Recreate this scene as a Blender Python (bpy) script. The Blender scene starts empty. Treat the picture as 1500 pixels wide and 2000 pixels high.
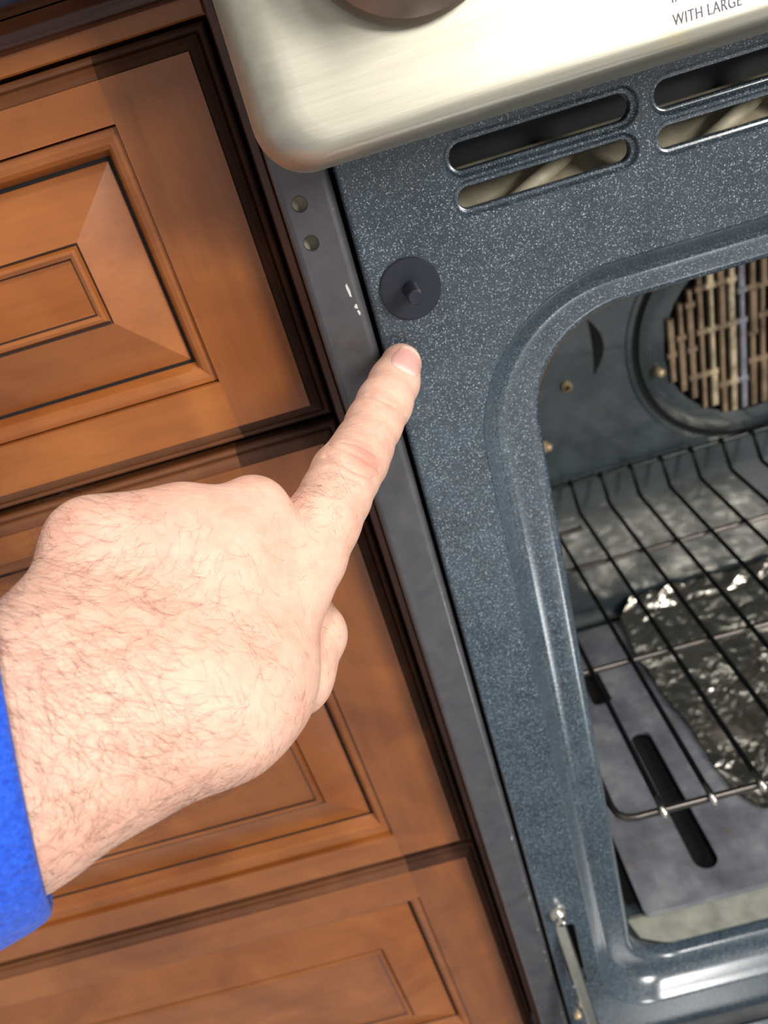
import bpy, bmesh, math, random
import numpy as np
from mathutils import Vector, Matrix
random.seed(7)
rng = np.random.default_rng(7)
SC = bpy.context.scene
COL = SC.collection

# ------------------------------------------------------------------ camera
FPX = 1450.0
YAW, PITCH, ROLL = math.radians(-2.85194612), math.radians(30.05478876), math.radians(17.43690879)
_f = np.array([math.sin(YAW)*math.cos(PITCH), math.cos(YAW)*math.cos(PITCH), -math.sin(PITCH)])
_r = np.array([math.cos(YAW), -math.sin(YAW), 0.0])
_d = np.cross(_f, _r)
CR = math.cos(ROLL)*_r + math.sin(ROLL)*_d
CD = -math.sin(ROLL)*_r + math.cos(ROLL)*_d
cam = bpy.data.cameras.new('camera')
cam.sensor_fit = 'VERTICAL'; cam.sensor_height = 36.0; cam.sensor_width = 27.0
cam.lens = FPX/2000.0*36.0
cam.clip_start = 0.01
camo = bpy.data.objects.new('camera', cam); COL.objects.link(camo)
m = Matrix.Identity(4)
for i in range(3):
    m[i][0] = CR[i]; m[i][1] = -CD[i]; m[i][2] = -_f[i]
m[0][3], m[1][3], m[2][3] = -0.0219, -0.3028, 0.0783
camo.matrix_world = m
cam.dof.use_dof = True
cam.dof.focus_distance = 0.25
cam.dof.aperture_fstop = 13.0
SC.camera = camo

# ------------------------------------------------------------------ light
world = bpy.data.worlds.new('world'); SC.world = world
world.use_nodes = True
bg = world.node_tree.nodes['Background']
bg.inputs['Color'].default_value = (1.0, 0.985, 0.96, 1)
bg.inputs['Strength'].default_value = 0.43

def area(name, loc, target, sx, sy, power, color):
    l = bpy.data.lights.new(name, 'AREA'); l.shape = 'RECTANGLE'; l.size = sx; l.size_y = sy
    l.energy = power; l.color = color
    o = bpy.data.objects.new(name, l); COL.objects.link(o)
    o.location = loc
    o.rotation_euler = (Vector(target)-Vector(loc)).to_track_quat('-Z', 'Y').to_euler()
    return o
area('window_light', (1.45, -1.85, 0.74), (0, 0, -0.1), 0.4, 0.9, 50, (1.0, 0.97, 0.92))
area('ceiling_light', (0.42, -1.0, 1.62), (0.42, -1.0, 0), 0.26, 0.4, 22, (1.0, 0.98, 0.95))
SC.view_settings.view_transform = 'Standard'
SC.view_settings.look = 'None'
SC.view_settings.gamma = 1.0
SC.view_settings.use_curve_mapping = False
SC.view_settings.exposure = 0.14

# ------------------------------------------------------------------ helpers (all dimensions in millimetres)
def lin(c):
    return tuple(((v/255)/12.92 if v/255 <= 0.04045 else ((v/255+0.055)/1.055)**2.4) for v in c)

class NT:
    def __init__(s, name):
        s.m = bpy.data.materials.new(name); s.m.use_nodes = True
        s.t = s.m.node_tree; s.n = s.t.nodes; s.p = s.n['Principled BSDF']
        s.tc = s.n.new('ShaderNodeTexCoord')
    def node(s, kind, **kw):
        n = s.n.new('ShaderNode'+kind)
        for k, v in kw.items():
            if k in n.inputs.keys(): n.inputs[k].default_value = v
            else: setattr(n, k, v)
        return n
    def link(s, a, b): s.t.links.new(a, b)
    def mapped(s, scale, loc=(0, 0, 0), rot=(0, 0, 0)):
        mp = s.node('Mapping'); mp.inputs['Scale'].default_value = scale
        mp.inputs['Location'].default_value = loc; mp.inputs['Rotation'].default_value = rot
        s.link(s.tc.outputs['Object'], mp.inputs['Vector']); return mp.outputs['Vector']
    def noise(s, vec, scale, detail=3, rough=0.55, dist=0.0):
        n = s.node('TexNoise'); n.inputs['Scale'].default_value = scale; n.inputs['Detail'].default_value = detail
        n.inputs['Roughness'].default_value = rough; n.inputs['Distortion'].default_value = dist
        s.link(vec, n.inputs['Vector']); return n.outputs['Fac']
    def ramp(s, fac, stops):
        r = s.node('ValToRGB'); e = r.color_ramp.elements
        e[0].position, e[0].color = stops[0][0], (*stops[0][1], 1)
        e[1].position, e[1].color = stops[-1][0], (*stops[-1][1], 1)
        for p, c in stops[1:-1]:
            x = e.new(p); x.color = (*c, 1)
        s.link(fac, r.inputs['Fac']); return r.outputs['Color']
    def math(s, op, a, b=None, clamp=False):
        n = s.node('Math'); n.operation = op; n.use_clamp = clamp
        for i, v in enumerate((a, b)):
            if v is None: continue
            if isinstance(v, (int, float)): n.inputs[i].default_value = v
            else: s.link(v, n.inputs[i])
        return n.outputs[0]
    def mix(s, fac, a, b, mode='MIX'):
        n = s.node('Mix'); n.data_type = 'RGBA'; n.blend_type = mode
        for i, v in ((0, fac), (6, a), (7, b)):
            if isinstance(v, (int, float)): n.inputs[i].default_value = v
            elif isinstance(v, tuple): n.inputs[i].default_value = (*v, 1)
            else: s.link(v, n.inputs[i])
        return n.outputs[2]
    def bump(s, height, strength, dist):
        b = s.node('Bump'); b.inputs['Strength'].default_value = strength; b.inputs['Distance'].default_value = dist
        s.link(height, b.inputs['Height']); s.link(b.outputs['Normal'], s.p.inputs['Normal']); return b
    def set(s, **kw):
        for k, v in kw.items():
            k = k.replace('_', ' ')
            if isinstance(v, (int, float)): s.p.inputs[k].default_value = v
            elif isinstance(v, tuple): s.p.inputs[k].default_value = (*v, 1) if len(v) == 3 and s.p.inputs[k].type == 'RGBA' else v
            else: s.link(v, s.p.inputs[k])
        return s

def plain(name, rgb, rough=0.5, metal=0.0, var=0.15, scale=60, bump=0.0):
    t = NT(name); c = lin(rgb)
    n = t.noise(t.mapped((1, 1, 1)), scale)
    t.set(Base_Color=t.ramp(n, [(0.3, tuple(v*(1-var) for v in c)), (0.7, tuple(min(1, v*(1+var)) for v in c))]), Roughness=rough, Metallic=metal)
    if bump: t.bump(n, bump, 0.001)
    return t.m

def wood(name, grain, light, dark, rough=0.36, coat=0.28):
    t = NT(name)
    sc = {'x': (6, 60, 60), 'z': (60, 60, 6), 'e': (70, 70, 70)}[grain]
    n1 = t.noise(t.mapped(sc), 1.0, 6, 0.6, 0.6)
    n2 = t.noise(t.mapped(tuple(v*6 for v in sc)), 1.0, 3, 0.6)
    n3 = t.noise(t.mapped((14, 14, 14), (3, 1, 2)), 1.0, 3, 0.5, 0.8)
    f = t.math('ADD', t.math('MULTIPLY', n1, 0.3), t.math('MULTIPLY', n3, 0.7))
    c = t.ramp(f, [(0.34, lin(dark)), (0.5, lin(tuple((a+b)/2 for a, b in zip(light, dark)))), (0.66, lin(light))])
    c = t.mix(t.math('MULTIPLY', t.math('SUBTRACT', n2, 0.5, True), 0.7, True), c, lin(tuple(v*0.72 for v in dark)))
    t.set(Base_Color=c, Roughness=rough, Coat_Weight=coat, Coat_Roughness=0.2)
    t.bump(n2, 0.06, 0.0006)
    return t.m

LIGHT, DARK = (171, 102, 47), (135, 74, 31)
M = {}
M['wood_x'] = wood('maple_stain_grain_across', 'x', LIGHT, DARK)
M['wood_z'] = wood('maple_stain_grain_upright', 'z', (158, 93, 45), (120, 66, 31))
M['wood_end'] = wood('maple_stain_end_grain', 'e', (84, 49, 31), (54, 32, 22), 0.7, 0.0)
M['wood_end'].node_tree.nodes['Principled BSDF'].inputs['Specular IOR Level'].default_value = 0.25
M['wood_edge'] = wood('maple_stain_glazed_edge', 'x', (128, 78, 44), (88, 50, 28), 0.45, 0.1)
M['wood_strip'] = wood('maple_stain_red_brown_stile', 'z', (116, 66, 42), (80, 44, 30), 0.4, 0.2)
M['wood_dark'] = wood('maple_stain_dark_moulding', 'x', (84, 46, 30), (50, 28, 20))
M['glaze'] = plain('dark_glaze_in_grooves', (54, 34, 24), 0.5)
M['carcass'] = plain('dark_cabinet_gap', (16, 10, 8), 0.8)  # near-black brown puts the shadow between the drawers into the colour
M['granite'] = plain('black_worktop_stone', (26, 24, 26), 0.25, 0, 0.5, 300)

def porcelain():
    t = NT('speckled_blue_grey_porcelain_enamel')
    v = t.node('TexVoronoi'); v.inputs['Scale'].default_value = 1750
    wob = t.node('TexNoise'); wob.inputs['Scale'].default_value = 900; t.link(t.mapped((1, 1, 1)), wob.inputs['Vector'])
    va = t.node('VectorMath'); va.operation = 'MULTIPLY_ADD'; t.link(wob.outputs['Color'], va.inputs[0]); va.inputs[1].default_value = (0.0009, 0.0009, 0.0009)
    t.link(t.mapped((1, 1, 1)), va.inputs[2]); t.link(va.outputs['Vector'], v.inputs['Vector'])
    sep = t.node('SeparateColor'); t.link(v.outputs['Color'], sep.inputs['Color'])
    clump = t.noise(t.mapped((1, 1, 1), (1, 8, 2)), 260, 3, 0.6)
    pick = t.math('GREATER_THAN', t.math('ADD', sep.outputs[0], t.math('MULTIPLY', t.math('SUBTRACT', clump, 0.5), 1.8)), 0.46)
    core = t.math('LESS_THAN', v.outputs['Distance'], t.math('ADD', 0.14, t.math('MULTIPLY', sep.outputs[1], 0.34)))
    fl = t.math('MULTIPLY', pick, core)
    v2 = t.node('TexVoronoi'); v2.inputs['Scale'].default_value = 2100; t.link(t.mapped((1, 1, 1), (5, 5, 5)), v2.inputs['Vector'])
    sep2 = t.node('SeparateColor'); t.link(v2.outputs['Color'], sep2.inputs['Color'])
    fl2 = t.math('MULTIPLY', t.math('GREATER_THAN', sep2.outputs[0], 0.7), t.math('LESS_THAN', v2.outputs['Distance'], 0.42))
    n = t.noise(t.mapped((1, 1, 1)), 45, 4)
    base = t.ramp(n, [(0.3, lin((44, 55, 64))), (0.7, lin((60, 73, 83)))])
    c = t.mix(t.math('MULTIPLY', fl2, 0.45), base, lin((128, 146, 160)))
    c = t.mix(t.math('MULTIPLY', fl, t.math('ADD', 0.10, t.math('MULTIPLY', t.math('POWER', sep.outputs[2], 1.6), 0.75))), c, lin((196, 210, 222)))
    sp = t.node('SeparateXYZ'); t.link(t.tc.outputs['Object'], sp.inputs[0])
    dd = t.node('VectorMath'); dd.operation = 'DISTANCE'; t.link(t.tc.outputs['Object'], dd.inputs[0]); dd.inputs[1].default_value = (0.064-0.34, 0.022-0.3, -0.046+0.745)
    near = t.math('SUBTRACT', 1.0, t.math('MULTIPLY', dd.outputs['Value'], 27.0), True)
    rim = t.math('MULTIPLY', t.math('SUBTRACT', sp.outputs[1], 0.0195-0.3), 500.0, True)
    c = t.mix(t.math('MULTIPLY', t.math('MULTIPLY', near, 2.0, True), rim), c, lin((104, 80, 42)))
    t.set(Base_Color=c, Roughness=0.24, Coat_Weight=0.9, Coat_Roughness=0.2)
    h = t.math('ADD', t.math('MULTIPLY', fl, 0.8), t.noise(t.mapped((1, 1, 1)), 700, 2))
    t.bump(h, 0.22, 0.0003)
    return t.m
M['porcelain'] = porcelain()

def enamel_in():
    t = NT('dark_grey_oven_enamel')
    n = t.noise(t.mapped((1, 1, 1)), 30, 4)
    n2 = t.noise(t.mapped((1, 1, 1)), 900, 2)
    c = t.ramp(n, [(0.3, lin((42, 50, 53))), (0.7, lin((62, 71, 74)))])
    c = t.mix(t.math('GREATER_THAN', n2, 0.68), c, lin((110, 120, 126)))
    t.set(Base_Color=c, Roughness=0.22, Coat_Weight=0.5)
    t.bump(n2, 0.08, 0.0004)
    return t.m
M['enamel'] = enamel_in()

def floor_plate():
    t = NT('heat_stained_oven_floor_enamel')
    n = t.noise(t.mapped((1, 1, 1)), 18, 5, 0.65)
    n2 = t.noise(t.mapped((1, 1, 1), (4, 2, 1)), 55, 4, 0.6)
    c = t.ramp(n, [(0.3, lin((88, 90, 96))), (0.5, lin((118, 120, 128))), (0.72, lin((156, 157, 158)))])
    c = t.mix(t.math('MULTIPLY', t.math('SUBTRACT', n2, 0.6, True), 5.0, True), c, lin((112, 92, 62)))
    t.set(Base_Color=c, Roughness=0.36)
    t.bump(n2, 0.1, 0.0008)
    return t.m
M['floor_plate'] = floor_plate()

def steel(name, rgb, rough, brush=(8, 220, 220), aniso=0.5):
    t = NT(name)
    n = t.noise(t.mapped(brush), 1.0, 4, 0.7)
    c = lin(rgb)
    col = t.ramp(n, [(0.25, tuple(v*0.86 for v in c)), (0.75, tuple(min(1, v*1.1) for v in c))])
    st = t.noise(t.mapped((1, 1, 1), (2, 7, 3)), 26, 3)
    col = t.mix(t.math('MULTIPLY', t.math('SUBTRACT', st, 0.68, True), 4.0, True), col, lin((212, 196, 150)))
    t.set(Base_Color=col, Metallic=1.0, Roughness=rough, Anisotropic=aniso)
    t.bump(n, 0.14, 0.0006)
    return t.m
M['steel'] = steel('brushed_stainless_steel', (197, 192, 176), 0.48)
M['knob'] = steel('taupe_satin_metal', (134, 116, 104), 0.38, (60, 60, 60), 0.0)
M['lettering'] = plain('purple_grey_print', (92, 84, 108), 0.6)
def bar_mat():
    t = NT('worn_grey_painted_steel')
    n = t.noise(t.mapped((1, 1, 1)), 70, 5, 0.6, 0.6)
    c = t.ramp(n, [(0.3, lin((68, 67, 71))), (0.7, lin((84, 83, 86)))])
    n2 = t.noise(t.mapped((1, 1, 0.35)), 420, 3, 0.6)
    sep = t.node('SeparateXYZ'); t.link(t.tc.outputs['Object'], sep.inputs[0])
    edge = t.math('SUBTRACT', 1.0, t.math('MULTIPLY', t.math('ABSOLUTE', t.math('SUBTRACT', sep.outputs[0], 0.0173)), 900.0), True)
    chip = t.math('MULTIPLY', edge, t.math('GREATER_THAN', n2, 0.66))
    c = t.mix(chip, c, lin((196, 200, 200)))
    t.set(Base_Color=c, Roughness=0.42, Coat_Weight=0.5, Coat_Roughness=0.2)
    t.bump(n, 0.12, 0.002)
    return t.m
M['bar'] = bar_mat()
M['chip'] = plain('bare_white_metal_chip', (226, 230, 226), 0.5)
M['black'] = plain('black_void', (8, 9, 11), 0.9)  # near-black stands in for unlit depth in gaps, slots and recesses
M['switch'] = plain('satin_black_plastic', (38, 41, 52), 0.33, 0, 0.08, 200)
M['rack'] = plain('light_catching_chrome_rod', (96, 90, 86), 0.3, 0.9, 0.2, 90)  # paler than the wires: light caught by the cross rods is in the colour
M['wire'] = plain('dark_rack_wire', (52, 54, 56), 0.3, 0.85, 0.25, 90)
M['bright'] = plain('bright_zinc_metal', (206, 202, 190), 0.24, 1.0, 0.1, 200)
M['brass'] = plain('brassy_screw_metal', (222, 196, 156), 0.35, 0.55, 0.1, 200)
M['tan'] = plain('tan_galvanised_duct', (188, 178, 154), 0.6, 0.1, 0.35, 70, 0.2)
M['slat'] = plain('baked_brown_fan_guard', (150, 128, 104), 0.4, 0.5, 0.45, 55)
M['slat_pale'] = plain('scorched_tan_fan_guard', (196, 178, 148), 0.35, 0.5, 0.5, 60)
M['slat_grey'] = plain('lilac_grey_fan_guard', (150, 148, 158), 0.35, 0.5, 0.35, 60)
M['room_floor'] = plain('pale_kitchen_floor_tile', (172, 174, 178), 0.45)
M['wall'] = plain('cream_kitchen_wall', (226, 220, 204), 0.8, 0, 0.03)
M['glass'] = plain('mirrored_oven_glass', (150, 154, 158), 0.07, 1.0, 0.05)  # mirror finish added to throw lamp light back onto the oven frame
def foil_mat():
    t = NT('crumpled_aluminium_foil')
    v = t.node('TexVoronoi'); v.inputs['Scale'].default_value = 15; v.feature = 'F1'
    t.link(t.mapped((1, 1, 1)), v.inputs['Vector'])
    n = t.noise(t.mapped((1, 1, 1)), 17, 3, 0.5, 0.8)
    t.set(Base_Color=lin((214, 208, 196)), Metallic=1.0, Roughness=0.3)
    t.bump(t.math('ADD', n, v.outputs['Distance']), 0.8, 0.012)
    return t.m
M['foil'] = foil_mat()
M['vent_dark'] = plain('dark_grey_vent_steel', (46, 50, 50), 0.5)
M['sill'] = plain('olive_grey_enamel_sill', (152, 153, 142), 0.4, 0, 0.25, 60)  # paler olive-grey strip laid over the front of the cavity floor

MM = 0.001
def obj(name, verts, faces, mat, parent=None, smooth=False, base=(0, 0, 0), mats=None, mi=None, flat=None):
    """verts in millimetres, world frame; base = the thing's origin (mm)"""
    me = bpy.data.meshes.new(name)
    b = np.array(base, float)
    v = (np.asarray(verts, float) - b)*MM
    me.from_pydata([tuple(p) for p in v], [], [tuple(f) for f in faces])
    for mm_ in ([mat] if mats is None else mats): me.materials.append(mm_)
    if mi is not None: me.polygons.foreach_set('material_index', list(mi))
    if smooth:
        me.polygons.foreach_set('use_smooth', [True]*len(me.polygons))
        if flat:
            for i in flat: me.polygons[i].use_smooth = False
    me.update()
    o = bpy.data.objects.new(name, me); COL.objects.link(o)
    if parent is not None: o.parent = parent
    else: o.location = b*MM
    return o

def thing(name, label, cat, base, group=None):
    o = bpy.data.objects.new(name, None); COL.objects.link(o)
    o.location = np.array(base, float)*MM; o.empty_display_size = 0.05
    o['label'] = label; o['category'] = cat
    if group: o['group'] = group
    return o

class MB:
    def __init__(s): s.v = []; s.f = []; s.mi = []; s.cur = 0
    def mat(s, i): s.cur = i; return s
    def add(s, vs, fs):
        o = len(s.v); s.v += [tuple(map(float, p)) for p in vs]
        s.f += [tuple(i+o for i in f) for f in fs]; s.mi += [s.cur]*len(fs)
    def box(s, x0, x1, y0, y1, z0, z1):
        s.add([(x, y, z) for x in (x0, x1) for y in (y0, y1) for z in (z0, z1)],
              [(0, 1, 3, 2), (4, 6, 7, 5), (0, 4, 5, 1), (2, 3, 7, 6), (0, 2, 6, 4), (1, 5, 7, 3)])
    def bbox(s, x0, x1, y0, y1, z0, z1, c):
        """box with its front (-y) edges chamfered by c"""
        r = [[(x0+i, y, z0+i), (x1-i, y, z0+i), (x1-i, y, z1-i), (x0+i, y, z1-i)] for i, y in ((c, y0), (0, y0+c), (0, y1))]
        s.loft(r, True); s.add(r[0], [(0, 1, 2, 3)]); s.add(r[2], [(3, 2, 1, 0)])
    def loft(s, rings, closed=True):
        n = len(rings[0]); o = len(s.v)
        for r in rings: s.v += [tuple(map(float, p)) for p in r]
        for k in range(len(rings)-1):
            for i in range(n if closed else n-1):
                j = (i+1) % n
                s.f.append((o+k*n+i, o+(k+1)*n+i, o+(k+1)*n+j, o+k*n+j)); s.mi.append(s.cur)
    def tube(s, pts, r, n=10, cap=True):
        pts = [np.array(p, float) for p in pts]
        rs = r if isinstance(r, (list, tuple)) else [r]*len(pts)
        rings = []; up = None
        for i, p in enumerate(pts):
            a = pts[min(i+1, len(pts)-1)]-pts[max(i-1, 0)]; a /= np.linalg.norm(a)+1e-12
            if up is None:
                up = np.cross(a, (0, 0, 1.0)) if abs(a[2]) < 0.9 else np.cross(a, (1.0, 0, 0))
            u = up - a*np.dot(up, a); u /= np.linalg.norm(u); up = u
            w = np.cross(a, u)
            rings.append([p+rs[i]*(math.cos(t)*u+math.sin(t)*w) for t in np.linspace(0, 2*math.pi, n, endpoint=False)])
        o = len(s.v)
        s.loft(rings, True)
        if cap:
            s.f.append(tuple(o+i for i in range(n))); s.mi.append(s.cur)
            s.f.append(tuple(o+(len(pts)-1)*n+n-1-i for i in range(n))); s.mi.append(s.cur)
    def lathe_y(s, cx, cz, prof, n=40, close_end=True):
        rings = [[(cx+r*math.cos(t), y, cz+r*math.sin(t)) for t in np.linspace(0, 2*math.pi, n, endpoint=False)] for r, y in prof]
        o = len(s.v); s.loft(rings, True)
        if close_end:
            s.f.append(tuple(o+(len(prof)-1)*n+i for i in range(n))); s.mi.append(s.cur)
    def build(s, name, mat, parent=None, smooth=False, base=(0, 0, 0), mats=None):
        o = obj(name, s.v, s.f, mat, parent, smooth, base, mats, s.mi if mats else None)
        return o

def autosmooth(o, ang=35):
    me = o.data
    bm = bmesh.new(); bm.from_mesh(me)
    bmesh.ops.recalc_face_normals(bm, faces=bm.faces)
    for e in bm.edges:
        e.smooth = not (len(e.link_faces) == 2 and e.calc_face_angle(0) > math.radians(ang))
    for f in bm.faces: f.smooth = True
    bm.to_mesh(me); bm.free(); return o

def rrect(x0, x1, z0, z1, r, n=10):
    """rounded rectangle outline, r = (bl, br, tr, tl) or a number"""
    if not isinstance(r, (tuple, list)): r = (r,)*4
    out = []
    for (cx, cz, rr, a0) in ((x0+r[0], z0+r[0], r[0], math.pi), (x1-r[1], z0+r[1], r[1], 1.5*math.pi),
                             (x1-r[2], z1-r[2], r[2], 0), (x0+r[3], z1-r[3], r[3], 0.5*math.pi)):
        for k in range(n+1):
            a = a0+0.5*math.pi*k/n
            out.append((cx+rr*math.cos(a), cz+rr*math.sin(a)))
    return out
def at_y(ring, y): return [(x, y, z) for x, z in ring]

def plate_with_holes(loops, plane='y', level=0.0):
    """flat plate in plane y=level (or z=level): first loop outside, the rest holes"""
    bm = bmesh.new()
    for L in loops:
        vs = [bm.verts.new((a, level, b) if plane == 'y' else (a, b, level)) for a, b in L]
        for i in range(len(vs)): bm.edges.new((vs[i], vs[(i+1) % len(vs)]))
    bmesh.ops.triangle_fill(bm, use_beauty=True, use_dissolve=False, edges=bm.edges[:])
    bm.verts.index_update()
    v = [tuple(p.co) for p in bm.verts]; f = [tuple(q.index for q in t.verts) for t in bm.faces]
    bm.free(); return v, f

# ================================================================== THE SETTING
def structure(o): o['kind'] = 'structure'; return o
b = MB(); b.box(-2400, 2600, -2600, 680, -790, -745); structure(b.build('floor', M['room_floor']))
b = MB(); b.box(-2400, 2600, 655, 720, -745, 1650); structure(b.build('wall_back', M['wall']))

# ================================================================== CABINET
CB = (-400, 30, -745)
cab = thing('drawer_cabinet', 'brown stained maple base cabinet with three raised-panel drawers, left of the oven', 'cabinet', CB)
cab.location.y += 0.02
b = MB(); b.box(-800, -42.6, 31, 620, -690, 123.5); b.box(-800, -42.6, 90, 620, -745, -690)
b.build('carcass', M['carcass'], cab, base=CB)
b = MB(); b.bbox(-46.5, -42.4, 15, 31, -690, 123.5, 0.6); b.build('stile', M['wood_strip'], cab, base=CB)
b = MB(); b.bbox(-800, -46.7, 15, 31, 110.3, 123.5, 0.6); b.build('rail', M['wood_x'], cab, base=CB)
# dark moulding below the worktop
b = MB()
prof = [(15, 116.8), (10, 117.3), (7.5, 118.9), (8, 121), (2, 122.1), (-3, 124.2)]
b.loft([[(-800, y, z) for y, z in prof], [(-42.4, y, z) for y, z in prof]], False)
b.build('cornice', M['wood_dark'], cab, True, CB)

def frame_piece(name, x0, x1, z0, z1, ch, mat, parent, end_mat):
    """board at y 10..24 with 8 mm chamfers on the sides listed in ch (l r b t)"""
    c = 8.3; s = 0.8
    fx0 = x0+(c if 'l' in ch else 0); fx1 = x1-(c if 'r' in ch else 0)
    fz0 = z0+(c if 'b' in ch else 0); fz1 = z1-(c if 't' in ch else 0)
    def ring(k, y):
        l = fx0-(fx0-x0)*k; r = fx1+(x1-fx1)*k; bb = fz0-(fz0-z0)*k; t = fz1+(z1-fz1)*k
        return [(l, y, bb), (r, y, bb), (r, y, t), (l, y, t)]
    mb = MB()
    steps = [(0, 10.0), (0.05, 11.0), (0.3, 11.8), (0.55, 13.0), (0.62, 15.0), (0.7, 14.2), (0.84, 13.9), (0.95, 14.5), (1.0, 15.8), (1.0, 24)]
    rings = [ring(k, y) for k, y in steps]
    mb.mat(0).add(rings[0], [(0, 1, 2, 3)])
    for q in range(len(rings)-1):
        o = len(mb.v); mb.v += [*rings[q], *rings[q+1]]
        for i, side in enumerate('brtl'):
            j = (i+1) % 4
            mb.f.append((o+i, o+4+i, o+4+j, o+j))
            mb.mi.append(1 if side in ch else 0)
    return mb.build(name, None, parent, False, CB, [mat, end_mat])

def drawer(zb, zt, zo_b, zo_t, xo, xg, zg_b, zg_t, xf, zf_b, zf_t, field_y):
    x0, x1 = -800.0, -48.4
    mirror = lambda x: x0+(x1-x)
    mb = MB(); mb.bbox(x0+6, x1-6, 20.5, 31, zb+6, zt-6, 0.5)
    d = mb.build('drawer', M['carcass'], cab, False, CB)
    frame_piece('stile', xo, x1, zb, zt, 'rbt', M['wood_z'], d, M['wood_end'])
    frame_piece('stile', x0, mirror(xo), zb, zt, 'lbt', M['wood_z'], d, M['wood_end'])
    frame_piece('rail', mirror(xo), xo, zo_t, zt, 't', M['wood_x'], d, M['wood_edge'])
    frame_piece('rail', mirror(xo), xo, zb, zo_b, 'b', M['wood_x'], d, M['wood_edge'])
    def ring(kx, kz_b, kz_t, y):
        return [(mirror(kx), y, kz_b), (kx, y, kz_b), (kx, y, kz_t), (mirror(kx), y, kz_t)]
    def between(t, y):
        return ring(xo+(xg-xo)*t, zo_b+(zg_b-zo_b)*t, zo_t+(zg_t-zo_t)*t, y)
    # bead moulding, dark glaze in both quirks
    mb = MB()
    pr = [(0.0, 14.5, 1), (0.03, 14.0, 1), (0.08, 12.9, 0), (0.34, 12.4, 0), (0.58, 13.4, 0), (0.74, 15.0, 0), (0.86, 18.2, 0), (0.97, 20.8, 0), (1.02, 21.4, 1)]
    for a, c in zip(pr[:-1], pr[1:]):
        mb.mat(c[2]); mb.loft([between(a[0], a[1]), between(c[0], c[1])])
    o = mb.build('bead', None, d, False, CB, [M['wood_x'], M['glaze']])
    autosmooth(o, 30)
    # raised panel: groove, bevel, step bead, field
    def b2(t, y, off=0.0):
        return ring(xg+(xf-xg)*t-off, zg_b+(zf_b-zg_b)*t+off, zg_t+(zf_t-zg_t)*t-off, y)
    mb = MB()
    pr = [(-0.05, 21.6, 0, 1), (0.02, 21.0, 0, 1), (0.05, 20.4, 0, 0), (0.97, field_y+0.4, 0, 0), (1.0, field_y+0.7, 0, 1), (1.0, field_y+0.9, 0.3, 1),
          (1.0, field_y-1.0, 1.2, 0), (1.0, field_y-1.4, 2.6, 0), (1.0, field_y-0.6, 4.2, 0), (1.0, field_y+0.7, 5.0, 1), (1.0, field_y+0.9, 5.3, 0)]
    for a, c in zip(pr[:-1], pr[1:]):
        mb.mat(c[3]); mb.loft([b2(a[0], a[1], a[2]), b2(c[0], c[1], c[2])])
    mb.mat(2); mb.add(b2(1.0, field_y+0.9, 5.3), [(0, 1, 2, 3)])
    o = mb.build('raised_panel', None, d, False, CB, [M['wood_x'], M['glaze'], M['wood_x']])
    autosmooth(o, 20)
    return d

drawer(-55.5, 108.8, -24.1, 85.4, -92.8, -102.3, -14.1, 75.3, -127.3, 15.2, 48.7, 10.6)
drawer(-396.6, -59.8, -364.6, -82.7, -99.1, -109.3, -349.7, -93.3, -133.7, -315.7, -124.2, 11.0)
drawer(-681.7, -400.3, -647.6, -440.2, -99.1, -110.3, -637, -452, -143.3, -600.9, -496.6, 11.5)

# worktop
WB = (-400, 0, 124.4)
wt = thing('worktop', 'black stone worktop above the brown drawers, at the top left corner', 'worktop', WB)
b = MB(); pr = [(6, 124.6), (3, 125.6), (1.5, 128.6), (1.5, 153), (3, 157), (8, 159), (650, 159), (650, 124.6)]
r0 = [(-800, y, z) for y, z in pr]; r1 = [(-42.4, y, z) for y, z in pr]
b.loft([r0, r1]); b.add(r0, [tuple(range(8))]); b.add(r1, [tuple(range(7, -1, -1))])
autosmooth(b.build('slab', M['granite'], wt, False, WB), 30)

# ================================================================== RANGE
RB = (340, 300, -745)
rg = thing('oven_range', 'stainless and blue-grey enamel kitchen range with its oven open, right of the drawers', 'oven', RB)

# --- side panel: front flange with two holes, rolled left edge, sheet going back
FL = (-40.2, -18.6)
holes = [(-32.5, 42.2, 3.1), (-32.6, 27.6, 3.1)]
def circ(cx, cz, r, n=24, rev=False):
    c = [(cx+r*math.cos(t), cz+r*math.sin(t)) for t in np.linspace(0, 2*math.pi, n, endpoint=False)]
    return c[::-1] if rev else c
XE = [(-40.2, 6.0), (-40.1, 2.6), (-39.5, 0.7), (-38.4, -0.35), (-37.2, -0.6)]       # rolled left edge
XR = [(-22.2, -0.6), (-21.2, -0.45), (-20.2, 0.2), (-19.2, 1.6), (-18.7, 4.0), (-18.6, 16)]
b = MB()
v, f = plate_with_holes([[(XE[-1][0], -670), (XR[0][0], -670), (XR[0][0], 150), (XE[-1][0], 150)]]+[circ(*h) for h in holes], 'y', -0.6)
b.add(v, f)
for pr in (XE, XR): b.loft([[(x, y, -670) for x, y in pr], [(x, y, 150) for x, y in pr]], False)
for h in holes: b.loft([at_y(circ(*h), -0.6), at_y(circ(h[0], h[1], h[2]-0.25), -0.2), at_y(circ(h[0], h[1], h[2]-0.25), 1.4)])
b.loft([[(-40.2, 6, -670), (-40.2, 640, -670)], [(-40.2, 6, 150), (-40.2, 640, 150)]], False)
o = b.build('side_panel', M['bar'], rg, False, (-38.5-0, 0, 0))
o.location = (np.array((-38.5, 0, 0))-np.array(RB))*MM
autosmooth(o, 40)
o['label'] = 'grey painted side strip with two small holes'
b = MB(); b.box(-38, -20, 5.2, 6.2, 10, 60); b.build('bracket', M['tan'], rg, False, RB)
b = MB(); b.box(-38, -12, 22, 24, -670, 150); b.build('gap_dark_sheet', M['black'], rg, False, RB)  # black sheet painting the depth of the gap dark
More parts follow.
